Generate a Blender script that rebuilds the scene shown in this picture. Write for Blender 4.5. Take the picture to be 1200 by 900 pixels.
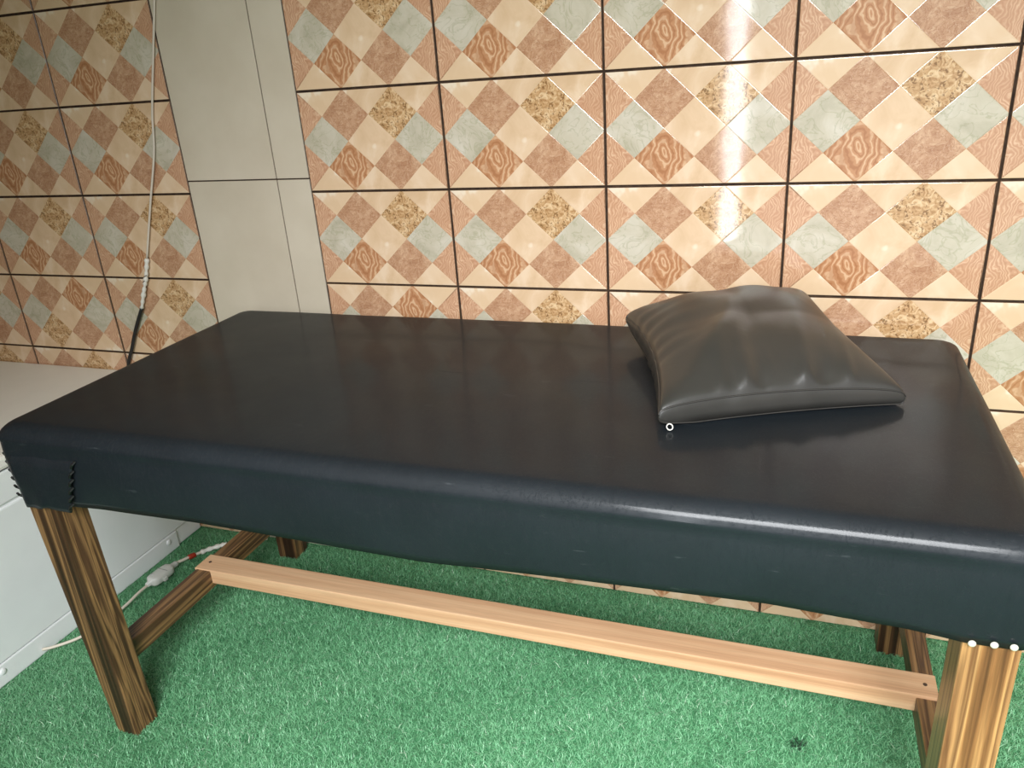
import bpy, bmesh, math, random
import numpy as np
from mathutils import Vector, Matrix, noise

for o in list(bpy.data.objects):
    bpy.data.objects.remove(o, do_unlink=True)
S = bpy.context.scene
C = S.collection
R = random.Random(7)

# ------------------------------------------------------------------ camera
cam_d = bpy.data.cameras.new('camera')
cam = bpy.data.objects.new('camera', cam_d)
C.objects.link(cam)
cam_d.sensor_width = 36.0
cam_d.lens = 915.92 / 1200 * 36.0
cam_d.clip_start = 0.02
right = Vector((0.94274, 0.32693, -0.06602))
up = Vector((-0.065631, 0.375915, 0.924327))
fwd = Vector((-0.327008, 0.867067, -0.375847))
M = Matrix.Identity(4)
for r in range(3):
    M[r][0], M[r][1], M[r][2] = right[r], up[r], -fwd[r]
    M[r][3] = (0.41947, -1.825, 1.40801)[r]
cam.matrix_world = M
S.camera = cam

# ------------------------------------------------------------------ light
S.view_settings.view_transform = 'Standard'
S.view_settings.look = 'None'
S.view_settings.gamma = 1.0
S.view_settings.use_curve_mapping = False
S.view_settings.exposure = -0.25

W = bpy.data.worlds.new('daylight')
S.world = W
W.use_nodes = True
bg = W.node_tree.nodes['Background']
bg.inputs['Color'].default_value = (0.86, 0.93, 1.0, 1)
bg.inputs['Strength'].default_value = 0.35

ROOM = dict(x0=-2.9, x1=2.2, y0=-2.6, y1=0.0, z1=2.6)


def area(name, loc, rot, sx, sy, power, col):
    d = bpy.data.lights.new(name, 'AREA')
    d.shape = 'RECTANGLE'
    d.size, d.size_y = sx, sy
    d.energy = power
    d.color = col
    o = bpy.data.objects.new(name, d)
    o.location = loc
    o.rotation_euler = rot
    C.objects.link(o)
    return o


# lamps for daylight from the unseen doorway behind the camera, and the bright gap beside its leaf
k = area('doorway_key_lamp', (0.55, -2.95, 2.28), (math.radians(40), 0, math.radians(3)), 1.5, 0.95, 92, (0.96, 0.98, 1.0))  # added key lamp, tilted and narrowed to favour the floor and darken the left
k.data.spread = math.radians(96)
area('doorway_low_daylight', (0.88, -2.63, 1.0), (math.radians(90), 0, 0), 1.3, 1.4, 7.5, (0.95, 0.98, 1.0))
area('door_gap_daylight', (0.085, -2.63, 1.05), (math.radians(90), 0, 0), 0.10, 1.9, 15, (0.92, 0.96, 1.0))
# fill lamp added in the right-hand wall, set in an unseen window
area('side_fill_lamp', (2.23, -1.45, 1.6), (0, math.radians(90), 0), 1.1, 1.5, 3, (0.93, 0.96, 1.0))


# ------------------------------------------------------------------ helpers
def obj(name, me, mat=None, parent=None, loc=(0, 0, 0)):
    if isinstance(me, bmesh.types.BMesh):
        m = bpy.data.meshes.new(name)
        me.to_mesh(m)
        me.free()
        me = m
    o = bpy.data.objects.new(name, me)
    o.location = loc
    C.objects.link(o)
    if mat is not None:
        if isinstance(mat, (list, tuple)):
            for k in mat:
                me.materials.append(k)
        else:
            me.materials.append(mat)
    if parent:
        o.parent = parent
    return o


def tag(o, label=None, cat=None, group=None, kind=None):
    if label: o['label'] = label
    if cat: o['category'] = cat
    if group: o['group'] = group
    if kind: o['kind'] = kind
    return o


def thing(name, label, cat, loc=(0, 0, 0), group=None):
    o = bpy.data.objects.new(name, None)
    o.location = loc
    o.empty_display_size = 0.1
    C.objects.link(o)
    return tag(o, label, cat, group)


def smooth(o, angle=None):
    for p in o.data.polygons:
        p.use_smooth = True
    return o


def box_bm(sx, sy, sz, bev=0.0, seg=2, bm=None, loc=(0, 0, 0)):
    b = bmesh.new()
    bmesh.ops.create_cube(b, size=1.0)
    for v in b.verts:
        v.co = Vector((v.co.x * sx, v.co.y * sy, v.co.z * sz))
    if bev:
        bmesh.ops.bevel(b, geom=list(b.edges), offset=bev, segments=seg, profile=0.6, affect='EDGES')
    for v in b.verts:
        v.co += Vector(loc)
    if bm is None:
        return b
    m = bpy.data.meshes.new('t')
    b.to_mesh(m); b.free()
    bm.from_mesh(m)
    bpy.data.meshes.remove(m)
    return bm


def catmull(pts, n=10):
    P = [Vector(p) for p in pts]
    P = [2 * P[0] - P[1]] + P + [2 * P[-1] - P[-2]]
    out = []
    for i in range(1, len(P) - 2):
        for k in range(n):
            t = k / n
            a, b, c, d = P[i - 1], P[i], P[i + 1], P[i + 2]
            out.append(0.5 * ((2 * b) + (c - a) * t + (2 * a - 5 * b + 4 * c - d) * t * t + (3 * b - a - 3 * c + d) * t ** 3))
    out.append(P[-2])
    return out


def tube_bm(pts, rad, seg=10, bm=None, caps=True):
    """tube along pts; rad a number or a list"""
    bm = bm or bmesh.new()
    P = [Vector(p) for p in pts]
    n = len(P)
    rads = rad if isinstance(rad, (list, tuple)) else [rad] * n
    prev = None
    rings = []
    for i in range(n):
        t = (P[min(i + 1, n - 1)] - P[max(i - 1, 0)]).normalized()
        if prev is None:
            a = Vector((0, 0, 1)) if abs(t.z) < 0.9 else Vector((1, 0, 0))
            u = t.cross(a).normalized()
        else:
            u = (prev - t * prev.dot(t)).normalized()
        prev = u
        w = t.cross(u)
        rings.append([bm.verts.new(P[i] + (u * math.cos(2 * math.pi * k / seg) + w * math.sin(2 * math.pi * k / seg)) * rads[i]) for k in range(seg)])
    for i in range(n - 1):
        for k in range(seg):
            bm.faces.new((rings[i][k], rings[i][(k + 1) % seg], rings[i + 1][(k + 1) % seg], rings[i + 1][k]))
    if caps:
        bm.faces.new(rings[0][::-1])
        bm.faces.new(rings[-1])
    bmesh.ops.recalc_face_normals(bm, faces=bm.faces)
    return bm


# ------------------------------------------------------------------ materials
def srgb(r, g, b):
    f = lambda c: ((c / 255 + 0.055) / 1.055) ** 2.4 if c / 255 > 0.04045 else c / 255 / 12.92
    return (f(r), f(g), f(b), 1.0)


class NM:
    def __init__(s, name, rough=0.5, spec=0.5):
        s.m = bpy.data.materials.new(name)
        s.m.use_nodes = True
        s.t = s.m.node_tree
        s.b = s.t.nodes['Principled BSDF']
        s.b.inputs['Roughness'].default_value = rough
        s.b.inputs['Specular IOR Level'].default_value = spec
        s.tc = s.n('ShaderNodeTexCoord')
        s.co = s.tc.outputs['Object']

    def n(s, t, **kw):
        k = s.t.nodes.new(t)
        for a, v in kw.items():
            setattr(k, a, v)
        return k

    def l(s, a, b):
        s.t.links.new(a, b)

    def mapping(s, scale=(1, 1, 1), loc=(0, 0, 0), rot=(0, 0, 0), src=None):
        k = s.n('ShaderNodeMapping')
        k.inputs['Scale'].default_value = scale
        k.inputs['Location'].default_value = loc
        k.inputs['Rotation'].default_value = rot
        s.l(src or s.co, k.inputs['Vector'])
        return k.outputs[0]

    def noise(s, scale, detail=4, rough=0.55, dist=0.0, src=None):
        k = s.n('ShaderNodeTexNoise')
        k.inputs['Scale'].default_value = scale
        k.inputs['Detail'].default_value = detail
        k.inputs['Roughness'].default_value = rough
        k.inputs['Distortion'].default_value = dist
        s.l(src or s.co, k.inputs['Vector'])
        return k.outputs['Fac']

    def ramp(s, fac, stops, interp='LINEAR'):
        k = s.n('ShaderNodeValToRGB')
        k.color_ramp.interpolation = interp
        e = k.color_ramp.elements
        while len(e) < len(stops):
            e.new(0.5)
        for i, (p, c) in enumerate(stops):
            e[i].position = p
            e[i].color = c if len(c) == 4 else (*c, 1)
        s.l(fac, k.inputs['Fac'])
        return k.outputs['Color']

    def mix(s, fac, a, b, mode='MIX'):
        k = s.n('ShaderNodeMix', data_type='RGBA', blend_type=mode)
        for sock, v in ((k.inputs[0], fac), (k.inputs[6], a), (k.inputs[7], b)):
            if isinstance(v, (int, float)):
                sock.default_value = v
            elif isinstance(v, tuple):
                sock.default_value = v
            else:
                s.l(v, sock)
        return k.outputs[2]

    def math(s, op, a, b=None):
        k = s.n('ShaderNodeMath', operation=op)
        for i, v in enumerate((a, b)):
            if v is None: continue
            if isinstance(v, (int, float)):
                k.inputs[i].default_value = v
            else:
                s.l(v, k.inputs[i])
        return k.outputs[0]

    def color(s, c):
        if isinstance(c, tuple):
            s.b.inputs['Base Color'].default_value = c
        else:
            s.l(c, s.b.inputs['Base Color'])
        return s

    def bump(s, h, strength=0.3, dist=0.001):
        k = s.n('ShaderNodeBump')
        k.inputs['Strength'].default_value = strength
        k.inputs['Distance'].default_value = dist
        s.l(h, k.inputs['Height'])
        s.l(k.outputs[0], s.b.inputs['Normal'])
        return s


W4 = (1, 1, 1, 1)
K4 = (0, 0, 0, 1)


def randloc(n, amount=5.0):
    """object coordinates shifted by the object's own random number"""
    oi = n.n('ShaderNodeObjectInfo')
    v = n.n('ShaderNodeVectorMath', operation='SCALE')
    v.inputs[0].default_value = (amount, amount * 1.7, amount * 0.6)
    n.l(oi.outputs['Random'], v.inputs['Scale'])
    a = n.n('ShaderNodeVectorMath', operation='ADD')
    n.l(n.tc.outputs['Object'], a.inputs[0])
    n.l(v.outputs[0], a.inputs[1])
    return a.outputs[0]


TILE_ROUGH = 0.075


def glaze(n):
    w = n.noise(9, 2)
    n.bump(w, 0.2, 0.0016)
    return n.m


def m_green():
    n = NM('tile_green_marble', TILE_ROUGH)
    n.co = randloc(n, 0.4)
    c = n.ramp(n.noise(14, 5, 0.6, 0.6), [(0.3, srgb(176, 168, 146)), (0.5, srgb(194, 185, 164)), (0.72, srgb(208, 200, 184))])
    v = n.ramp(n.noise(18, 3, 0.5, 2.2), [(0.47, K4), (0.5, W4), (0.53, K4)])
    c = n.mix(n.math('MULTIPLY', v, 0.45), c, srgb(150, 148, 116))
    return glaze(n.color(c))


def m_beige():
    n = NM('tile_beige_stone', TILE_ROUGH)
    c = n.ramp(n.noise(11, 4, 0.55, 1.2), [(0.3, srgb(208, 176, 140)), (0.5, srgb(218, 188, 154)), (0.68, srgb(226, 200, 170))])
    v = n.ramp(n.noise(13, 1, 0.4, 0.3, n.mapping(loc=(3.1, 0, 1.2))), [(0.66, K4), (0.68, W4)])
    c = n.mix(n.math('MULTIPLY', v, 0.6), c, srgb(240, 226, 206))
    return glaze(n.color(c))


def m_pale():
    n = NM('tile_pale_stone', TILE_ROUGH)
    c = n.ramp(n.noise(9, 3, 0.5, 1.0), [(0.42, srgb(217, 187, 152)), (0.52, srgb(222, 194, 161)), (0.56, srgb(230, 212, 188))])
    return glaze(n.color(c))


def m_pink():
    n = NM('tile_pink_marble', TILE_ROUGH)
    c = n.ramp(n.noise(26, 6, 0.65, 1.2), [(0.3, srgb(168, 124, 94)), (0.5, srgb(186, 144, 112)), (0.72, srgb(208, 172, 140))])
    v = n.ramp(n.noise(24, 4, 0.6, 2.8), [(0.47, K4), (0.5, W4), (0.53, K4)])
    c = n.mix(n.math('MULTIPLY', v, 0.6), c, srgb(150, 100, 70))
    v = n.ramp(n.noise(34, 3, 0.6, 2.4, n.mapping(loc=(2, 0, 5))), [(0.48, K4), (0.5, W4), (0.52, K4)])
    c = n.mix(n.math('MULTIPLY', v, 0.5), c, srgb(224, 194, 164))
    return glaze(n.color(c))


def m_gold():
    n = NM('tile_gold_granite', TILE_ROUGH)
    c = n.ramp(n.noise(70, 4, 0.6, 1.5), [(0.36, srgb(168, 128, 86)), (0.5, srgb(196, 158, 114)), (0.64, srgb(220, 190, 150))])
    v = n.ramp(n.noise(120, 2, 0.5, 1.0, n.mapping(loc=(0, 0, 4))), [(0.38, W4), (0.43, K4)])
    c = n.mix(n.math('MULTIPLY', v, 0.75), c, srgb(112, 78, 46))
    return glaze(n.color(c))


def m_agate(name, lo, mid, hi, scale, warp, centre):
    """thin cream rings wandering round a centre"""
    n = NM(name, TILE_ROUGH)
    nz = n.n('ShaderNodeTexNoise')
    nz.inputs['Scale'].default_value = 17
    nz.inputs['Detail'].default_value = 3
    n.l(n.co, nz.inputs['Vector'])
    sc = n.n('ShaderNodeVectorMath', operation='SCALE')
    sc.inputs['Scale'].default_value = warp
    n.l(nz.outputs['Color'], sc.inputs[0])
    ad = n.n('ShaderNodeVectorMath', operation='ADD')
    n.l(n.co, ad.inputs[0])
    n.l(sc.outputs[0], ad.inputs[1])
    k = n.n('ShaderNodeTexWave', wave_type='RINGS', rings_direction='Y')
    k.inputs['Scale'].default_value = scale
    k.inputs['Distortion'].default_value = 2.5
    k.inputs['Detail'].default_value = 3
    k.inputs['Detail Scale'].default_value = 2.0
    n.l(n.mapping(scale=(1, 1, 0.6), loc=(-centre[0] - warp / 2, 0, (-centre[1] - warp / 2) * 0.6), src=ad.outputs[0]), k.inputs['Vector'])
    c = n.ramp(k.outputs['Fac'], [(0.0, lo), (0.22, mid), (0.7, mid), (0.95, hi)])
    c = n.mix(n.math('MULTIPLY', n.ramp(n.noise(22, 4, 0.6, 1), [(0.42, K4), (0.62, W4)]), 0.5), c, lo)
    return glaze(n.color(c))


MG, MB, MP = m_green(), m_beige(), m_pink()
MPALE, MGOLD = m_pale(), m_gold()
MAG = m_agate('tile_agate', srgb(168, 116, 80), srgb(188, 138, 100), srgb(212, 174, 138), 24, 0.075, (-.0667, -.05))
MSW = m_agate('tile_swirl', srgb(186, 140, 108), srgb(200, 156, 124), srgb(216, 180, 148), 34, 0.12, (0.02, 0.05))


def m_tile_edge():
    n = NM('tile_edge', 0.25)
    return n.color(srgb(104, 82, 62)).m


def m_grout():
    n = NM('grout', 0.9, 0.2)
    c = n.ramp(n.noise(60, 4), [(0.35, srgb(44, 33, 27)), (0.7, srgb(72, 56, 44))])
    return n.color(c).m


def m_grey_tile():
    n = NM('grey_tile', 0.32)
    n.co = randloc(n, 2)
    c = n.ramp(n.noise(5, 4, 0.6), [(0.3, srgb(196, 184, 163)), (0.7, srgb(206, 195, 175))])
    n.bump(n.noise(260, 2), 0.08, 0.0006)
    return n.color(c).m


def m_plaster():
    n = NM('painted_plaster', 0.85, 0.2)
    c = n.ramp(n.noise(2.5, 5, 0.6), [(0.3, srgb(214, 202, 182)), (0.7, srgb(226, 216, 198))])
    n.bump(n.noise(120, 4), 0.2, 0.002)
    return n.color(c).m


def m_turf_base():
    n = NM('turf_backing', 0.95, 0.1)
    c = n.ramp(n.noise(160, 3), [(0.35, srgb(60, 118, 78)), (0.7, srgb(84, 146, 102))])
    return n.color(c).m


def m_turf():
    n = NM('turf_blade', 0.42, 0.5)
    a = n.n('ShaderNodeAttribute', attribute_name='tint')
    c = n.ramp(a.outputs['Fac'], [(0.0, srgb(14, 26, 20)), (0.06, srgb(74, 128, 88)), (0.4, srgb(110, 176, 126)), (0.75, srgb(140, 204, 154)), (0.93, srgb(184, 226, 188)), (1.0, srgb(216, 240, 212))])
    n.color(c)
    n.b.inputs['Transmission Weight'].default_value = 0.0
    return n.m


def m_vinyl():
    n = NM('black_vinyl', 0.6, 0.27)
    n.b.inputs['Coat Weight'].default_value = 0.24
    n.b.inputs['Coat Roughness'].default_value = 0.14
    c = n.ramp(n.noise(7, 4), [(0.35, (0.0060, 0.0088, 0.0118, 1)), (0.7, (0.0078, 0.0114, 0.0150, 1))])
    # pale scuffs with their own shape
    s = n.noise(30, 4, 0.6, 0.3, n.mapping(scale=(0.28, 1, 2.6), rot=(0, 0.45, 0)))
    s2 = n.ramp(s, [(0.68, K4), (0.74, W4)])
    c = n.mix(n.math('MULTIPLY', s2, 0.10), c, (0.25, 0.27, 0.28, 1))
    n.color(c)
    r = n.n('ShaderNodeMapRange')
    r.inputs['From Min'].default_value = 0.3
    r.inputs['From Max'].default_value = 0.7
    r.inputs['To Min'].default_value = 0.56
    r.inputs['To Max'].default_value = 0.66
    n.l(n.noise(5, 4), r.inputs['Value'])
    n.l(r.outputs[0], n.b.inputs['Roughness'])
    grain = n.math('MULTIPLY', n.noise(520, 2), 0.10)
    crease = n.ramp(n.noise(34, 5, 0.7, 1.6, n.mapping(scale=(1.6, 1, 0.7))), [(0.48, W4), (0.5, K4), (0.52, W4)])
    h = n.math('ADD', grain, n.math('MULTIPLY', crease, 0.32))
    h = n.math('ADD', h, n.math('MULTIPLY', n.noise(24, 2), 0.16))
    # faint pressed ring and line left on the top of the cover
    sep = n.n('ShaderNodeSeparateXYZ')
    n.l(n.co, sep.inputs[0])
    dx = n.math('MULTIPLY', n.math('ADD', sep.outputs[0], 0.865 - 0.165), 1.0)
    dy = n.math('ADD', sep.outputs[1], -0.335)
    d = n.math('SQRT', n.math('ADD', n.math('MULTIPLY', dx, dx), n.math('MULTIPLY', dy, dy)))
    ring = n.math('LESS_THAN', n.math('ABSOLUTE', n.math('SUBTRACT', d, 0.035)), 0.003)
    h = n.math('SUBTRACT', h, n.math('MULTIPLY', ring, 0.4))
    n.bump(h, 0.35, 0.0028)
    return n.m


def m_pillow():
    n = NM('grey_vinyl', 0.36, 0.6)
    c = n.ramp(n.noise(6, 3), [(0.35, srgb(47, 46, 43)), (0.7, srgb(55, 53, 50))])
    n.color(c)
    h = n.math('ADD', n.math('MULTIPLY', n.noise(420, 2), 0.06), n.math('MULTIPLY', n.noise(14, 4, 0.6, 0.8), 0.5))
    n.bump(h, 0.3, 0.003)
    return n.m


def m_simple(name, col, rough=0.5, spec=0.5, metal=0.0, var=0.0):
    n = NM(name, rough, spec)
    n.b.inputs['Metallic'].default_value = metal
    f = lambda k: tuple(min(1, c * k) for c in col[:3]) + (1,)
    c = n.ramp(n.noise(14, 4), [(0.3, f(1 - var)), (0.7, f(1 + var))])
    return n.color(c).m


def m_wood_dark(name, stops, rough=0.38, fine_amt=0.35):
    """grain runs along local z"""
    n = NM(name, rough, 0.5)
    n.co = randloc(n, 3)
    st = n.mapping(scale=(1, 1, 0.018))
    k = n.n('ShaderNodeTexNoise')
    k.inputs['Scale'].default_value = 34
    k.inputs['Detail'].default_value = 3
    k.inputs['Roughness'].default_value = 0.5
    k.inputs['Distortion'].default_value = 0.2
    n.l(st, k.inputs['Vector'])
    c = n.ramp(k.outputs['Fac'], stops)
    fine = n.noise(260, 3, 0.6, 0, n.mapping(scale=(1, 1, 0.03)))
    c = n.mix(n.math('MULTIPLY', n.ramp(fine, [(0.4, W4), (0.6, K4)]), fine_amt), c, srgb(46, 28, 16))
    n.bump(fine, 0.25, 0.001)
    return n.color(c).m


WOOD_DARK = m_wood_dark('dark_streaked_wood', [(0.36, srgb(44, 28, 18)), (0.44, srgb(80, 55, 35)), (0.49, srgb(152, 116, 74)), (0.535, srgb(70, 47, 30)), (0.59, srgb(150, 114, 74)), (0.66, srgb(84, 58, 38))])
WOOD_MID = m_wood_dark('golden_streaked_wood', [(0.34, srgb(82, 52, 30)), (0.42, srgb(138, 96, 56)), (0.49, srgb(190, 146, 92)), (0.54, srgb(112, 74, 44)), (0.61, srgb(186, 142, 90)), (0.70, srgb(150, 104, 64))], 0.34)
WOOD_LIGHT = m_wood_dark('pale_planed_wood', [(0.28, srgb(184, 140, 104)), (0.45, srgb(204, 162, 124)), (0.6, srgb(212, 174, 136)), (0.75, srgb(196, 152, 114))], 0.45, 0.12)
VINYL, PILLOW = m_vinyl(), m_pillow()
WHITE = m_simple('white_enamel', srgb(236, 238, 238), 0.34, 0.5, 0, 0.015)
WHITE_TOP = m_simple('white_laminate', srgb(240, 236, 228), 0.4, 0.5, 0, 0.015)
STEEL = m_simple('steel', (0.62, 0.62, 0.62, 1), 0.3, 0.5, 0.9, 0.05)
STUD = m_simple('stud_metal', srgb(232, 228, 214), 0.3, 0.5, 0.4, 0.03)
CORD_W = m_simple('white_cable', srgb(214, 204, 188), 0.5, 0.4, 0, 0.03)
TAPE_W = m_simple('white_tape', srgb(228, 224, 214), 0.45, 0.4, 0, 0.05)
TAPE_R = m_simple('red_tape', srgb(160, 52, 32), 0.4, 0.4, 0, 0.08)
CORD_K = m_simple('black_cable', (0.012, 0.012, 0.012, 1), 0.4, 0.5, 0, 0.1)
PLUG = m_simple('plug_plastic', srgb(206, 206, 200), 0.35, 0.5, 0, 0.03)
THREAD = m_simple('black_thread', (0.006, 0.006, 0.006, 1), 0.45, 0.4, 0, 0.1)
WALLP = m_simple('warm_wall_paint', srgb(186, 158, 130), 0.7, 0.3, 0, 0.04)
PLASTER, GROUT, TEDGE, GREYT = m_plaster(), m_grout(), m_tile_edge(), m_grey_tile()

# ------------------------------------------------------------------ room shell
x0, x1, y0, z1 = ROOM['x0'], ROOM['x1'], ROOM['y0'], ROOM['z1']
FZ = -0.008   # backing of the turf


def slab(name, a, b, mat):
    s = [b[i] - a[i] for i in range(3)]
    c = [(a[i] + b[i]) / 2 for i in range(3)]
    o = obj(name, box_bm(*s), mat, None, c)
    return tag(o, kind='structure')


floor = slab('floor', (x0 - .1, y0 - .1, -0.1), (x1 + .1, 0.15, FZ), m_turf_base())
slab('ceiling', (x0 - .1, y0 - .1, z1), (x1 + .1, 0.15, z1 + .1), PLASTER)
wall = slab('wall_back', (x0 - .1, 0.0045, FZ), (x1 + .1, 0.15, z1), GROUT)
slab('wall_left', (x0 - .1, y0, FZ), (x0, 0.0045, z1), WALLP)


def wall_with_hole(name, axis, p0, p1, a0, a1, h0, h1, hz0, hz1):
    """wall slab between p0..p1 across, a0..a1 along, with an opening"""
    bm = bmesh.new()
    for (b0, b1, c0, c1) in ((a0, h0, FZ, z1), (h1, a1, FZ, z1), (h0, h1, hz1, z1), (h0, h1, FZ, hz0)):
        if b1 - b0 < 1e-4 or c1 - c0 < 1e-4:
            continue
        mid, sz = (b0 + b1) / 2, b1 - b0
        if axis == 'x':
            box_bm(sz, p1 - p0, c1 - c0, bm=bm, loc=(mid, (p0 + p1) / 2, (c0 + c1) / 2))
        else:
            box_bm(p1 - p0, sz, c1 - c0, bm=bm, loc=((p0 + p1) / 2, mid, (c0 + c1) / 2))
    return tag(obj(name, bm, WALLP), kind='structure')


wall_with_hole('wall_front', 'x', y0 - .1, y0, x0 - .1, x1 + .1, -0.55, 1.62, FZ, 2.54)
wall_with_hole('wall_right', 'y', x1, x1 + .1, y0, 0.0045, -2.21, -0.69, 1.04, 2.16)

# frames of the openings
FRAME = m_simple('painted_frame', srgb(196, 190, 178), 0.4, 0.4, 0, 0.02)
d = tag(bpy.data.objects.new('door_1', None), kind='structure')
C.objects.link(d)
d.location = (0.535, y0 - .09, 0)
for nm, sx, sz, lx, lz in (('jamb', .05, 2.52, -1.06, 1.252), ('jamb', .05, 2.52, 1.06, 1.252), ('head', 2.07, .03, 0, 2.525)):
    obj(nm, box_bm(sx, .06, sz, .004), FRAME, d, (lx, 0, lz))
w = tag(bpy.data.objects.new('unseen_window_1', None), kind='structure')  # unseen window, added to hold the side fill lamp
C.objects.link(w)
w.location = (x1 + .02, -1.45, 1.6)
for nm, sy, sz, ly, lz in (('jamb', .045, 1.12, -.737, 0), ('jamb', .045, 1.12, .737, 0), ('head', 1.52, .045, 0, .537), ('sill', 1.52, .045, 0, -.537), ('mullion', .04, 1.06, 0, 0)):
    obj(nm, box_bm(.05, sy, sz, .004), FRAME, w, (0, ly, lz))

# ------------------------------------------------------------------ wall tiles
TW, TH, GAP = 0.4, 0.25, 0.0042
ROW0 = 1.3837 - 6 * TH            # a joint height


def clip(poly, axis, lim, sign):
    out = []
    for i in range(len(poly)):
        p, q = poly[i], poly[(i + 1) % len(poly)]
        ip, iq = sign * (p[axis] - lim) <= 1e-9, sign * (q[axis] - lim) <= 1e-9
        if ip: out.append(p)
        if ip != iq:
            t = (lim - p[axis]) / (q[axis] - p[axis])
            out.append((p[0] + (q[0] - p[0]) * t, p[1] + (q[1] - p[1]) * t))
    return out


def inset(poly, d):
    n = len(poly)
    area2 = sum(poly[i][0] * poly[(i + 1) % n][1] - poly[(i + 1) % n][0] * poly[i][1] for i in range(n))
    if area2 < 0:
        poly = poly[::-1]
    L = []
    for i in range(n):
        p, q = Vector(poly[i]), Vector(poly[(i + 1) % n])
        e = (q - p).normalized()
        nn = Vector((-e.y, e.x))
        L.append((p + nn * d, e))
    out = []
    for i in range(n):
        (p, e), (q, g) = L[i - 1], L[i]
        den = e.x * g.y - e.y * g.x
        t = ((q.x - p.x) * g.y - (q.y - p.y) * g.x) / den
        out.append(tuple(p + e * t))
    return poly, out


# diamond (u, v) -> material slot;  slots: 0 green 1 beige 2 pink 3 gold 4 agate 5 swirl 6 pale 7 edge
TM = [MG, MB, MP, MGOLD, MAG, MSW, MPALE, TEDGE]
PRINT = {(-2, 2): 6, (0, 2): 1, (2, 2): 1,
         (-3, 1): 5, (-1, 1): 2, (1, 1): 3, (3, 1): 5,
         (-2, 0): 0, (0, 0): 1, (2, 0): 0,
         (-3, -1): 5, (-1, -1): 4, (1, -1): 2, (3, -1): 5,
         (-2, -2): 6, (0, -2): 1, (2, -2): 1}


def tile_mesh(xa, xb, za, zb):
    """printed tile; local origin at the full tile's centre, window xa..xb, za..zb kept (cut tiles)"""
    bm = bmesh.new()
    du, dv = TW / 3, TH / 2
    g = GAP / 2
    xa, xb, za, zb = xa + g, xb - g, za + g, zb - g
    ch = 0.0012
    for (u2, v2), slot in PRINT.items():
        cx, cz = u2 / 2 * du, v2 / 2 * dv
        poly = [(cx - du / 2, cz), (cx, cz - dv / 2), (cx + du / 2, cz), (cx, cz + dv / 2)]
        for ax, lim, sg in ((0, xb - ch, 1), (0, xa + ch, -1), (1, zb - ch, 1), (1, za + ch, -1)):
            poly = clip(poly, ax, lim, sg)
            if len(poly) < 3: break
        # drop duplicate points
        pp = []
        for q in poly:
            if not pp or (Vector(q) - Vector(pp[-1])).length > 1e-5:
                pp.append(q)
        if len(pp) > 2 and (Vector(pp[0]) - Vector(pp[-1])).length < 1e-5: pp.pop()
        if len(pp) < 3: continue
        outer, inner = inset(pp, 0.0015)
        vo = [bm.verts.new((x, 0.00032, z)) for x, z in outer]
        vi = [bm.verts.new((x, 0.0, z)) for x, z in inner]
        f = bm.faces.new(vi)
        f.material_index = slot
        n = len(vo)
        for i in range(n):
            q = bm.faces.new((vo[i], vo[(i + 1) % n], vi[(i + 1) % n], vi[i]))
            q.material_index = slot
    # chamfer and body of the tile
    rings = []
    for (m, y) in ((ch, 0.00055), (0.0, 0.0016), (0.0, 0.0075)):
        rings.append([bm.verts.new(p) for p in ((xa + m, y, za + m), (xb - m, y, za + m), (xb - m, y, zb - m), (xa + m, y, zb - m))])
    for a, b in zip(rings, rings[1:]):
        for i in range(4):
            f = bm.faces.new((a[i], b[i], b[(i + 1) % 4], a[(i + 1) % 4]))
            f.material_index = 7
    f = bm.faces.new(rings[-1][::-1]); f.material_index = 7
    bmesh.ops.recalc_face_normals(bm, faces=[f for f in bm.faces])
    for f in bm.faces:      # printed faces look into the room
        f.normal_update()
        if abs(f.normal.y) > 0.3 and f.calc_center_median().y < 0.003 and f.normal.y > 0:
            f.normal_flip()
    me = bpy.data.meshes.new('tile')
    bm.to_mesh(me); bm.free()
    for m in TM:
        me.materials.append(m)
    return me


cache = {}
FLIP = {(-2, 3), (-5, 3), (2, 1)}           # (column, row) of tiles set upside down
wl = Vector(wall.location)
c_lo, c_hi = math.floor(x0 / TW), math.ceil(x1 / TW)
for col in range(c_lo, c_hi):
    if col == -3:
        continue                            # the plain grey strip
    for row in range(-1, 12):
        bz0, bz1 = ROW0 + row * TH, ROW0 + (row + 1) * TH
        bx0, bx1 = col * TW, (col + 1) * TW
        cx, cz = (bx0 + bx1) / 2, (bz0 + bz1) / 2
        if bz0 < FZ < bz1:                  # lowest course keeps its lower edge, cut at the top
            bz1 -= 0.0
            cz = FZ + TH / 2
        xa, xb = max(bx0, x0) - cx, min(bx1, x1) - cx
        za, zb = max(bz0, FZ) - cz, min(bz1, z1) - cz
        if xb - xa < 0.03 or zb - za < 0.02:
            continue
        flip = (col, row) in FLIP
        key = tuple(round(k, 4) for k in ((-xb, -xa, -zb, -za) if flip else (xa, xb, za, zb)))
        if key not in cache:
            cache[key] = tile_mesh(*key)
        o = bpy.data.objects.new('tile', cache[key])
        o.parent = wall
        jx, jz = R.uniform(-.0004, .0004), R.uniform(-.0004, .0004)
        o.location = Vector((cx + jx, 0, cz + jz)) - wl
        o.rotation_euler = (R.uniform(-.0016, .0016), math.pi if flip else 0, R.uniform(-.0016, .0016))
        C.objects.link(o)

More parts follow.
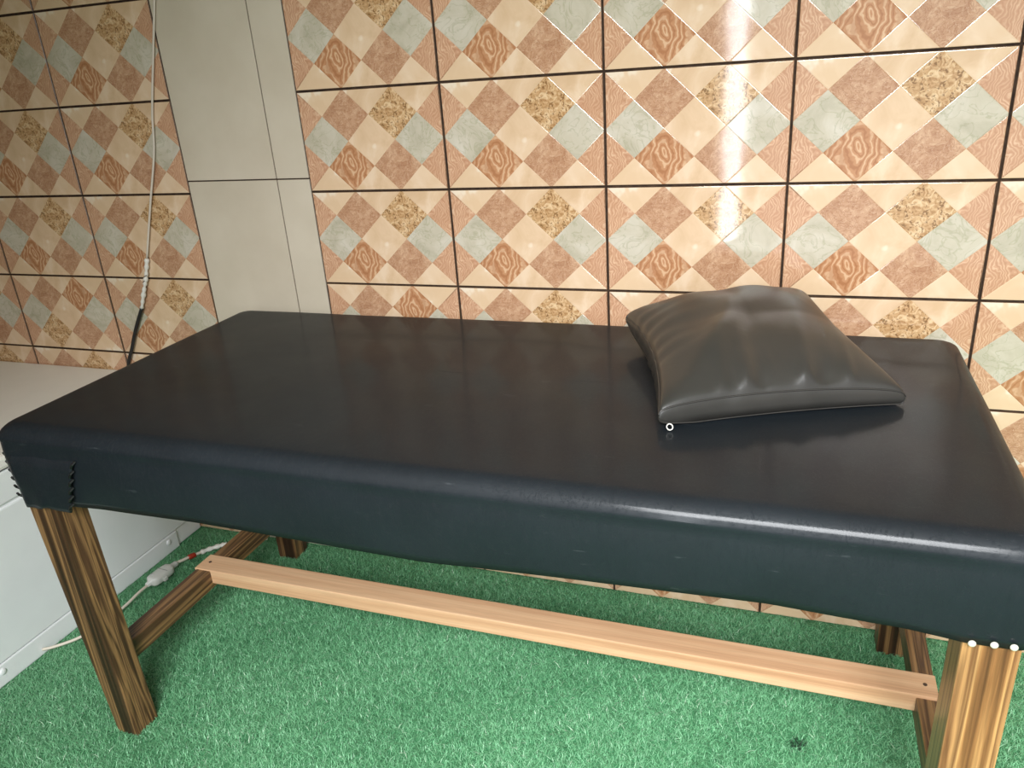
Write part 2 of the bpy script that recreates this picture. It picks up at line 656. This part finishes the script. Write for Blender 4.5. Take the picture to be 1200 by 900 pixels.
# plain grey tiles of the vertical strip, cut in two unequal widths
for (ga, gb) in ((-1.2, -0.903), (-0.903, -0.8)):
    for (za, zb) in ((FZ, 0.568), (0.568, 1.168), (1.168, 1.768), (1.768, 2.368), (2.368, z1)):
        bm = box_bm(gb - ga - .0035, 0.0075, zb - za - .0035, 0.0009, 1)
        o = obj('grey_tile', bm, GREYT, wall, Vector(((ga + gb) / 2, 0.0037, (za + zb) / 2)) - wl)

# ------------------------------------------------------------------ artificial turf
rng = np.random.default_rng(5)


def turf(n, xa, xb, ya, yb, wid, keep=None):
    px = rng.uniform(xa, xb, n); py = rng.uniform(ya, yb, n)
    if keep is not None:
        k = keep(px, py)
        px, py = px[k], py[k]
    return px, py, np.full(len(px), wid)


A = turf(420000, -1.452, 1.25, -1.42, -0.001, 0.0010)
B = turf(75000, x0, x1, y0, -0.001, 0.0024, lambda x, y: ~(((x > -1.452) & (x < 1.25) & (y > -1.42)) | ((x < -1.45) & (y > -.94))))
px, py, wd = (np.concatenate([a, b]) for a, b in zip(A, B))
n = len(px)
ang = rng.uniform(0, 2 * np.pi, n)
h = rng.uniform(0.006, 0.0125, n)
lean = rng.uniform(0.3, 1.0, n) * 0.020
lx, ly = np.cos(ang) * lean, np.sin(ang) * lean
ly = np.where(py + 1.3 * ly > -0.001, -np.abs(ly), ly)
lx = np.where(px + 1.3 * lx < -1.452, np.where(py > -.94, np.abs(lx), lx), lx)
wx, wy = -np.sin(ang + rng.normal(0, .5, n)) * wd, np.cos(ang + rng.normal(0, .5, n)) * wd
base = FZ - 0.001
V = np.empty((n, 5, 3), np.float32)
V[:, 0] = np.stack([px - wx / 2, py - wy / 2, np.full(n, base)], 1)
V[:, 1] = np.stack([px + wx / 2, py + wy / 2, np.full(n, base)], 1)
V[:, 2] = np.stack([px + wx / 2 + lx * .4, py + wy / 2 + ly * .4, base + h * .7], 1)
V[:, 3] = np.stack([px - wx / 2 + lx * .4, py - wy / 2 + ly * .4, base + h * .7], 1)
V[:, 4] = np.stack([px + lx * 1.25, py + ly * 1.25, base + h], 1)
me = bpy.data.meshes.new('artificial_turf')
me.vertices.add(n * 5)
me.vertices.foreach_set('co', V.ravel())
loops = (np.arange(n)[:, None] * 5 + np.array([0, 1, 2, 3, 3, 2, 4])[None]).ravel().astype(np.int32)
me.loops.add(n * 7)
me.loops.foreach_set('vertex_index', loops)
me.polygons.add(n * 2)
st = (np.arange(n)[:, None] * 7 + np.array([0, 4])[None]).ravel().astype(np.int32)
me.polygons.foreach_set('loop_start', st)
me.polygons.foreach_set('loop_total', np.tile(np.array([4, 3], np.int32), n))
tint = np.clip(rng.beta(2.2, 2.6, n) * 0.9 + 0.06 * np.sin(px * 9 + np.sin(py * 7) * 2) + (rng.random(n) > .965) * .4, 0.08, 1.0)
stain = np.hypot(px - 0.4995, py + 0.434) < 0.014 + 0.005 * rng.random(n)
tint[stain] = 0.0
at = me.attributes.new('tint', 'FLOAT', 'POINT')
at.data.foreach_set('value', np.repeat(tint, 5).astype(np.float32))
me.update(calc_edges=True)
me.validate()
me.materials.append(m_turf())
o = bpy.data.objects.new('artificial_turf', me)
C.objects.link(o)
tag(o, 'short green artificial grass carpet covering the floor', 'carpet', kind='stuff')

# ------------------------------------------------------------------ treatment table
TX0, TX1, TY0, TY1 = -1.083, 0.768, -0.838, -0.018
TO = Vector(((TX0 + TX1) / 2, (TY0 + TY1) / 2, 0))
table = thing('treatment_table', 'long wooden treatment table upholstered in black vinyl along tiled wall', 'table', TO)


HX, HZ = [-1.1, -1.04, -0.85, -0.62, -0.40, -0.135, 0.15, 0.42, 0.60, 0.68, 0.77], [0.626, 0.629, 0.638, 0.642, 0.637, 0.632, 0.643, 0.652, 0.647, 0.637, 0.639]


def pad_mesh():
    hx, hy = (TX1 - TX0) / 2, (TY1 - TY0) / 2
    rc = 0.028
    # outline, rounded rectangle, with outward normal; counter-clockwise from the front left
    def outline(m):
        pts = []
        nx, ny, nc = 110, 50, 9
        def arc(cx, cy, a0):
            for k in range(nc + 1):
                a = a0 + (math.pi / 2) * k / nc
                pts.append((cx + rc * math.cos(a), cy + rc * math.sin(a), math.cos(a), math.sin(a)))
        arc(-hx + rc, -hy + rc, math.pi)
        for k in range(1, nx): pts.append((-hx + rc + (2 * hx - 2 * rc) * k / nx, -hy, 0, -1))
        arc(hx - rc, -hy + rc, 1.5 * math.pi)
        for k in range(1, ny): pts.append((hx, -hy + rc + (2 * hy - 2 * (rc)) * k / ny, 1, 0))
        arc(hx - rc, hy - rc, 0)
        for k in range(1, nx): pts.append((hx - rc - (2 * hx - 2 * rc) * k / nx, hy, 0, 1))
        arc(-hx + rc, hy - rc, 0.5 * math.pi)
        for k in range(1, ny): pts.append((-hx, hy - rc - (2 * hy - 2 * rc) * k / ny, -1, 0))
        return pts
    O = outline(0)
    zt, re = 0.810, 0.036
    prof = [(0.006, 0.0, 1), (0.0, 0.001, 1)]                    # (inward, z above hem)
    prof = []
    for k in range(9):
        prof.append((0.0, k / 8, 'side'))
    for k in range(1, 11):
        a = math.pi / 2 * k / 10
        prof.append((re * (1 - math.cos(a)), math.sin(a), 'edge'))
    for dd in (0.055, 0.10, 0.14, 0.19, 0.25, 0.31, 0.36, 0.395):
        prof.append((dd, 0, 'top'))
    bm = bmesh.new()
    rings = []
    for (d, q, kind) in prof:
        ring = []
        for (x, y, nx_, ny_) in O:
            wx = x + TO.x
            front = max(0.0, -ny_)
            hem = float(np.interp(wx, HX, HZ)) * front + 0.64 * (1 - front) + 0.0015 * noise.noise(Vector((wx * 6, y * 6, 1.3)))
            if kind == 'side':
                z = hem + (zt - re - hem) * q
                bulge = 0.005 * math.sin(math.pi * (0.25 + 0.75 * q)) * (1 + 0.5 * noise.noise(Vector((x * 3, y * 3, 7))))
                # slack vinyl drawn in slightly along the hem
                dd = -bulge * 0.7 + 0.002 * noise.noise(Vector((x * 7, z * 7, y * 7))) + 0.013 * (1 - q) ** 2
            elif kind == 'edge':
                z = zt - re + re * q
                dd = d - 0.0025 * (1 - d / re) * (1 + 0.5 * noise.noise(Vector((x * 3, y * 3, 7))))
            else:
                z = zt
                dd = d
            if kind == 'side':
                px_, py_ = x - nx_ * dd, y - ny_ * dd
            else:                                 # concentric inset of the outline
                px_, py_ = x * (hx - dd) / hx, y * (hy - dd) / hy
            crown = 0.003 * max(0, 1 - (px_ / hx) ** 2) * max(0, 1 - (py_ / hy) ** 2)
            z += crown + 0.0022 * noise.noise(Vector((px_ * 4, py_ * 4, 2.2))) * (1 if kind == 'top' else 0.6)
            ring.append(bm.verts.new((px_, py_, z)))
        rings.append(ring)
    n_ = len(O)
    for a, b in zip(rings, rings[1:]):
        for i in range(n_):
            bm.faces.new((a[i], a[(i + 1) % n_], b[(i + 1) % n_], b[i]))
    bm.faces.new(rings[-1])
    # turned-in hem: inner lip and underside
    lip = [bm.verts.new((v.co.x * 0.985, v.co.y * 0.968, v.co.z + 0.002)) for v in rings[0]]
    inner = [bm.verts.new((v.co.x * 0.985, v.co.y * 0.968, 0.68)) for v in rings[0]]
    for a, b in ((lip, rings[0]), (inner, lip)):
        for i in range(n_):
            bm.faces.new((a[i], a[(i + 1) % n_], b[(i + 1) % n_], b[i]))
    bm.faces.new(inner[::-1])
    bmesh.ops.recalc_face_normals(bm, faces=bm.faces)
    return bm


pad = smooth(obj('padded_top', pad_mesh(), VINYL, table))
pad['label'] = 'black glossy vinyl padded top with skirt'

# sewn corner patch at the near left corner (second layer of vinyl, puckered along its lower edge)
def patch_mesh():
    bm = bmesh.new()
    nu, nv = 26, 14
    G = []
    for i in range(nu + 1):
        u = i / nu
        row = []
        for j in range(nv + 1):
            v = j / nv
            xr = -0.872 - 0.056 * (1 - v)         # seam slants
            wx = -1.088 + (xr + 1.088) * u
            z = 0.627 + 0.128 * v
            pucker = 0.006 * math.exp(-((u - 0.55) / 0.16) ** 2) * (1 - v) ** 2
            z += 0.006 * math.exp(-((u - 0.62) / 0.09) ** 2) * (1 - v) - 0.004 * math.exp(-((u - 0.2) / 0.1) ** 2) * (1 - v)
            y = TY0 - 0.0075 - pucker + 0.002 * noise.noise(Vector((wx * 22, z * 22, 3)))
            y += 0.008 * (1 - v) ** 2 + 0.010 * max(0, v - .85) / .15
            # wrap round the corner
            t = max(0, (-1.045 - wx) / 0.043)
            y += 0.040 * t ** 2
            wx += 0.004 * t
            row.append(bm.verts.new(Vector((wx, y, z)) - TO))
        G.append(row)
    for i in range(nu):
        for j in range(nv):
            bm.faces.new((G[i][j], G[i + 1][j], G[i + 1][j + 1], G[i][j + 1]))
    bmesh.ops.recalc_face_normals(bm, faces=bm.faces)
    if sum((f.normal.y for f in bm.faces)) > 0:
        bmesh.ops.reverse_faces(bm, faces=list(bm.faces))
    bmesh.ops.solidify(bm, geom=list(bm.faces), thickness=0.0025)
    bmesh.ops.recalc_face_normals(bm, faces=bm.faces)
    return bm


patch = smooth(obj('corner_patch', patch_mesh(), VINYL, table))
patch['label'] = 'black vinyl corner patch sewn on with thick stitches'
for s in range(6):
    v = 0.1 + 0.16 * s
    xs = -0.872 - 0.056 * (1 - v)
    z = 0.627 + 0.128 * v
    yy = TY0 - 0.0085 + 0.008 * (1 - v) ** 2 + 0.008 * max(0, v - .85) / .15
    obj('stitch', tube_bm([Vector((xs - .006, yy + .004, z - .007)) - TO, Vector((xs - .002, yy - .002, z - .002)) - TO, Vector((xs + .003, yy - .002, z + .005)) - TO, Vector((xs + .007, yy + .004, z + .010)) - TO], 0.0028, 6), THREAD, table)
for s in range(6):
    z = 0.640 + 0.019 * s
    obj('stitch', tube_bm([Vector((-1.080, TY0 + .022, z - .007)) - TO, Vector((-1.086, TY0 + .016, z)) - TO, Vector((-1.081, TY0 + .010, z + .008)) - TO], 0.0026, 6), THREAD, table)

# upholstery nails at the near right corner
for (nx_, nz_) in ((0.684, 0.6435), (0.710, 0.6465), (0.733, 0.6475)):
    bm = bmesh.new()
    bmesh.ops.create_uvsphere(bm, u_segments=14, v_segments=8, radius=0.0052)
    for v in bm.verts: v.co.y *= 0.6
    smooth(obj('nail_head', bm, STUD, table, Vector((nx_, TY0 + 0.003, nz_)) - TO))


def prism(top, bot, zt, zb, bev=0.005):
    """leg between two rectangles (x0, x1, y0, y1)"""
    bm = bmesh.new()
    def rect(r, z): return [bm.verts.new((r[0], r[2], z)), bm.verts.new((r[1], r[2], z)), bm.verts.new((r[1], r[3], z)), bm.verts.new((r[0], r[3], z))]
    a, b = rect(bot, zb), rect(top, zt)
    bm.faces.new(a[::-1]); bm.faces.new(b)
    for i in range(4): bm.faces.new((a[i], a[(i + 1) % 4], b[(i + 1) % 4], b[i]))
    bmesh.ops.bevel(bm, geom=list(bm.edges), offset=bev, segments=2, profile=0.6, affect='EDGES')
    return bm


LEGS = (((-1.074, -0.998, -0.822, -0.748), (-1.032, -0.970, -0.819, -0.754), WOOD_DARK),
        ((0.676, 0.748, -0.822, -0.748), (0.672, 0.744, -0.822, -0.750), WOOD_MID),
        ((-1.075, -1.005, -0.096, -0.028), (-1.075, -1.010, -0.094, -0.030), WOOD_DARK),
        ((0.678, 0.748, -0.092, -0.026), (0.682, 0.746, -0.088, -0.026), WOOD_DARK))
for top, bot, m in LEGS:
    c = Vector(((top[0] + top[1]) / 2, (top[2] + top[3]) / 2, 0.34))
    sh = lambda r: (r[0] - c.x, r[1] - c.x, r[2] - c.y, r[3] - c.y)
    obj('leg', prism(sh(top), sh(bot), 0.685 - c.z, FZ - c.z, 0.0035), m, table, c - TO)

# side stretchers (grain along local z, laid down along y)
def beam(name, length, w_, h_, mat, centre, axis, bev=0.0025):
    o = obj(name, box_bm(w_, h_, length, bev), mat, table, Vector(centre) - TO)
    # local z -> world axis
    if axis == 'y': o.rotation_euler = (math.radians(90), 0, 0)
    else: o.rotation_euler = (math.radians(90), 0, math.radians(90))
    return o


beam('side_stretcher', 0.67, 0.046, 0.052, WOOD_DARK, (-1.028, -0.425, 0.176), 'y')
beam('side_stretcher', 0.67, 0.040, 0.052, WOOD_DARK, (0.729, -0.42, 0.172), 'y')
beam('long_stretcher', 1.806, 0.066, 0.042, WOOD_LIGHT, (-0.153, -0.420, 0.184), 'x')
for xx in (-1.03, 0.728):
    bm = bmesh.new()
    bmesh.ops.create_cone(bm, cap_ends=True, segments=10, radius1=0.004, radius2=0.004, depth=0.002)
    obj('screw_head', bm, m_simple('dark_screw', srgb(70, 54, 42), 0.5), table, Vector((xx, -0.42, 0.2055)) - TO)

# ------------------------------------------------------------------ pillow
PF = [Vector((0.222, -0.602, 0.836)), Vector((0.622, -0.425, 0.826)), Vector((0.452, -0.050, 0.892)), Vector((0.080, -0.175, 0.868))]
PO = (PF[0] + PF[1] + PF[2] + PF[3]) / 4
PO.z = 0.814
pillow = thing('pillow', 'grey vinyl square pillow with piped edges lying on the black table', 'pillow', PO)


def pil_mid(u, v):
    """u 0..1 along the front edge, v 0..1 towards the back"""
    p = PF[0] * (1 - u) * (1 - v) + PF[1] * u * (1 - v) + PF[2] * u * v + PF[3] * (1 - u) * v
    ex = (PF[1] - PF[0]).normalized()
    ey = (PF[3] - PF[0]).normalized()
    # edges drawn in between the corners
    a = 4 * u * (1 - u)
    b = 4 * v * (1 - v)
    p = p + ey * 0.014 * a * ((1 - v) ** 3 - v ** 3 * 0.3) + ex * 0.024 * b * ((1 - u) ** 3 - u ** 3)
    return p


def pil_z(u, v, top):
    a = 4 * u * (1 - u)
    b = 4 * v * (1 - v)
    gus = 0.023 * min(1, (max(a, 0.0) ** 0.25 * (0.35 + 0.65 * (abs(v - .5) * 2) ** 1) + max(b, 0) ** 0.45 * (abs(u - .5) * 2) * 0.8))
    gus = max(gus, 0.004)
    dome = 0.070 * (max(a, 0) ** 0.62) * (max(b, 0) ** 0.62)
    dome *= 1 + 0.30 * (v - 0.45)
    if top:
        f = 0.0
        # draw lines running up from the front seam
        for (uc, w_, am, sl) in ((0.36, 0.022, 0.014, 0.12), (0.43, 0.020, -0.009, 0.12), (0.60, 0.026, 0.015, 0.30), (0.68, 0.030, -0.008, 0.30), (0.78, 0.022, 0.009, 0.35), (0.26, 0.02, 0.006, 0.1)):
            f += am * math.exp(-((u - uc - sl * v) / w_) ** 2) * math.exp(-v / 0.16) * min(1, v / 0.03)
        for k in range(5):   # fine pleats along the left side
            vc = 0.35 + 0.11 * k
            f += 0.0022 * math.sin((v - vc) * 60) * math.exp(-((v - vc) / 0.07) ** 2) * math.exp(-u / 0.12)
        # the ridge from the front left corner to the crown
        f += 0.0035 * noise.noise(Vector((u * 5, v * 5, 1))) * min(1, 6 * a * b)
        f += 0.013 * math.exp(-((u - 0.10 - 0.62 * v) / 0.085) ** 2) * math.exp(-((v - 0.35) / 0.3) ** 2) * min(1, v / .1)
        return gus + dome + f
    return -(gus + dome * 0.8)


def pillow_mesh():
    bm = bmesh.new()
    N = 56
    e = lambda t: 0.5 - 0.5 * math.cos(math.pi * t)
    T, Bm = {}, {}
    for i in range(N + 1):
        for j in range(N + 1):
            u, v = 0.6 * e(i / N) + 0.4 * i / N, 0.6 * e(j / N) + 0.4 * j / N
            p = pil_mid(u, v)
            t = Vector((p.x, p.y, p.z + pil_z(u, v, True)))
            b = Vector((p.x, p.y, p.z + pil_z(u, v, False)))
            low = 0.8155
            b.z = max(b.z, low)
            T[i, j] = bm.verts.new(t - PO)
            Bm[i, j] = bm.verts.new(b - PO)
    for i in range(N):
        for j in range(N):
            bm.faces.new((T[i, j], T[i + 1, j], T[i + 1, j + 1], T[i, j + 1]))
            bm.faces.new((Bm[i, j], Bm[i, j + 1], Bm[i + 1, j + 1], Bm[i + 1, j]))
    # boxed side panel, bulging a little
    per = [(i, 0) for i in range(N)] + [(N, j) for j in range(N)] + [(i, N) for i in range(N, 0, -1)] + [(0, j) for j in range(N, 0, -1)]
    mids = []
    ctr = Vector((0, 0, 0))
    for (i, j) in per:
        a, b = T[i, j].co, Bm[i, j].co
        m = (a + b) / 2
        out = Vector((m.x, m.y, 0)).normalized()
        mids.append(bm.verts.new(m + out * 0.25 * (a - b).length * (1 + 0.5 * noise.noise(m * 30))))
    n_ = len(per)
    for k in range(n_):
        q = (k + 1) % n_
        bm.faces.new((Bm[per[k]], Bm[per[q]], mids[q], mids[k]))
        bm.faces.new((mids[k], mids[q], T[per[q]], T[per[k]]))
    bmesh.ops.recalc_face_normals(bm, faces=bm.faces)
    top = [T[k].co.copy() for k in per]
    bot = [Bm[k].co.copy() for k in per]
    return bm, top, bot


pbm, ptop, pbot = pillow_mesh()
smooth(obj('cover', pbm, PILLOW, pillow))
PIPE = m_simple('grey_piping', srgb(50, 48, 45), 0.4, 0.5, 0, 0.05)
for loop, r_ in ((ptop, 0.0017), (pbot, 0.0013)):
    pts = loop + [loop[0]]
    smooth(obj('piping', tube_bm(pts, r_, 6, caps=False), PIPE, pillow))
# white ring of the zip at the front left corner
bm = bmesh.new()
c0 = pil_mid(0.03, 0.0) - PO + Vector((0.008, -0.010, -0.016))
ringp = [c0 + Vector((0.0052 * math.cos(a), 0, 0.0058 * math.sin(a))) for a in [2 * math.pi * k / 16 for k in range(17)]]
smooth(obj('zip_pull', tube_bm(ringp, 0.0011, 6, bm), TAPE_W, pillow))

# ------------------------------------------------------------------ white chest
CX0, CX1, CY0, CY1 = -2.42, -1.455, -0.932, -0.004
CO = Vector(((CX0 + CX1) / 2, (CY0 + CY1) / 2, FZ))
chest = thing('storage_chest', 'low white enamelled chest with flat lid standing against tiled wall', 'chest', CO)


def part_box(name, a, b, mat, bev=0.004, parent=chest, org=CO):
    s = [b[i] - a[i] for i in range(3)]
    c = Vector([(a[i] + b[i]) / 2 for i in range(3)])
    return obj(name, box_bm(*s, bev), mat, parent, c - org)


part_box('body', (CX0 + .006, CY0 + .006, FZ + .002), (CX1 - .006, CY1, 0.50), WHITE)
part_box('side_panel', (CX1 - .010, CY0 + .012, 0.056), (CX1, CY1 - .004, 0.440), WHITE, .003)
part_box('side_panel', (CX1 - .010, CY0 + .012, 0.450), (CX1, CY1 - .004, 0.532), WHITE, .004)
part_box('lid', (CX0 - .004, CY0 - .004, 0.537), (CX1 + .006, CY1, 0.574), WHITE_TOP, .010)
part_box('lid_seal', (CX0 + .012, CY0 + .012, 0.498), (CX1 - .012, CY1 - .004, 0.539), m_simple('seal_grey', srgb(150, 150, 148), .6), .002)
part_box('plinth', (CX1 - .012, CY0 + .006, FZ + .002), (CX1 + .002, -0.118, 0.053), WHITE, .003)
for by in (-0.772, -0.16):
    bm = bmesh.new()
    bmesh.ops.create_uvsphere(bm, u_segments=14, v_segments=8, radius=0.0095)
    for v in bm.verts: v.co.x *= 0.45
    smooth(obj('bolt', bm, WHITE, chest, Vector((CX1 + .003, by, 0.034)) - CO))

# ------------------------------------------------------------------ cord hanging down the wall
WO = Vector((-1.576, -0.012, 0.55))
wc = thing('wall_cable', 'thin white cable hanging down the tiled wall, taped to a black sheath', 'cable', WO)
top_pts = [(-0.95, -.006, 2.30), (-1.09, -.006, 1.90), (-1.174, -.007, 1.626), (-1.212, -.008, 1.508), (-1.260, -.008, 1.360), (-1.287, -.009, 1.248), (-1.342, -.010, 1.106), (-1.402, -.011, 0.947)]
mid_pts = [(-1.402, -.011, 0.947), (-1.420, -.013, 0.893), (-1.440, -.014, 0.850), (-1.467, -.013, 0.793)]
bot_pts = [(-1.467, -.013, 0.793), (-1.513, -.013, 0.722), (-1.550, -.013, 0.655), (-1.578, -.012, 0.610), (-1.592, -.011, 0.5765)]
rel = lambda pts, o_: [Vector(p) - o_ for p in pts]
smooth(obj('cable', tube_bm(catmull(rel(top_pts, WO), 8), 0.0031, 8), CORD_W, wc))
cp = catmull(rel(mid_pts, WO), 9)
smooth(obj('tape_wrap', tube_bm(cp, [0.0058 + 0.0016 * math.sin(k * 1.9) + 0.0010 * math.sin(k * 0.7) for k in range(len(cp))], 9), TAPE_W, wc))
for k, o_ in ((9, .0042), (12, .004)):
    a = cp[k]
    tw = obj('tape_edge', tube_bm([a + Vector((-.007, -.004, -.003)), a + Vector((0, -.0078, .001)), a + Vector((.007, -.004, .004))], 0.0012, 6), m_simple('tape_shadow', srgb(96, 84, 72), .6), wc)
smooth(obj('black_sheath', tube_bm(catmull(rel(bot_pts, WO), 8), 0.0056, 10), CORD_K, wc))

# ------------------------------------------------------------------ lead with in-line connector on the turf
LO = Vector((-1.36, -0.29, 0.0))
lead = thing('power_lead', 'white power lead with plug connector and red tape on green turf', 'cable', LO)
lz = 0.013
p1 = [(-1.4495, -0.660, lz), (-1.424, -0.640, lz), (-1.387, -0.594, lz), (-1.368, -0.530, lz + .002), (-1.361, -0.450, lz + .004), (-1.362, -0.392, lz + .009), (-1.362, -0.352, 0.022)]
smooth(obj('cable', tube_bm(catmull(rel(p1, LO), 8), 0.0042, 8), CORD_W, lead))
p2 = [(-1.3600, -0.24, 0.022), (-1.350, -0.215, 0.020), (-1.338, -0.180, 0.017), (-1.312, -0.135, lz), (-1.270, -0.090, lz), (-1.215, -0.055, lz), (-1.16, -0.035, lz)]
smooth(obj('cable', tube_bm(catmull(rel(p2, LO), 8), 0.0048, 8), CORD_W, lead))
# connector: flattened capsule with shoulders, ribs and a screw
prof = [(-0.062, .0060), (-0.050, .0075), (-0.046, .013), (-0.040, .021), (-0.030, .0235), (0.006, .0235), (0.020, .0225), (0.030, .019), (0.036, .011), (0.040, .0085), (0.056, .0075), (0.060, .0070)]
bm = bmesh.new()
rg = []
for (t, r_) in prof:
    rg.append([bm.verts.new((math.copysign(abs(math.cos(a)) ** .6, math.cos(a)) * r_, t, math.copysign(abs(math.sin(a)) ** .6, math.sin(a)) * min(r_, .0145))) for a in [2 * math.pi * k / 20 for k in range(20)]])
for a, b in zip(rg, rg[1:]):
    for k in range(20):
        bm.faces.new((a[k], a[(k + 1) % 20], b[(k + 1) % 20], b[k]))
bm.faces.new(rg[0]); bm.faces.new(rg[-1])
bmesh.ops.recalc_face_normals(bm, faces=bm.faces)
con = smooth(obj('connector', bm, PLUG, lead, Vector((-1.360, -0.297, 0.0225)) - LO))
con.rotation_euler = (0, 0, math.radians(-4))
con['label'] = 'white plastic in-line plug connector'
obj('seam', box_bm(0.044, 0.0016, 0.0012, .0003, 1), m_simple('seam_grey', srgb(140, 140, 136), .6), con, (0, 0.004, 0.0147))
bm = bmesh.new(); bmesh.ops.create_cone(bm, cap_ends=True, segments=12, radius1=.0035, radius2=.003, depth=.002)
obj('screw_head', bm, STEEL, con, (-0.012, -0.026, 0.0143))
obj('cord_grip', box_bm(0.012, 0.014, 0.012, .002), PLUG, con, (0.023, -0.012, -0.004))
tr = [(-1.3440, -0.198, 0.0185), (-1.336, -0.176, 0.0165)]
a, b = [Vector(q) - LO for q in tr]
smooth(obj('red_tape', tube_bm([a + (b - a) * t for t in (0, .15, .35, .5, .65, .85, 1)], [.0072, .0086, .0078, .0092, .0078, .0088, .007], 9), TAPE_R, lead))
tw = catmull([Vector(q) - LO for q in ((-1.327, -0.160, 0.0152), (-1.311, -0.134, 0.0145), (-1.290, -0.110, 0.0142), (-1.276, -0.096, 0.014))], 5)
smooth(obj('tape_wrap', tube_bm(tw, [.0072 + .0016 * math.sin(k * 1.7) for k in range(len(tw))], 9), TAPE_W, lead))
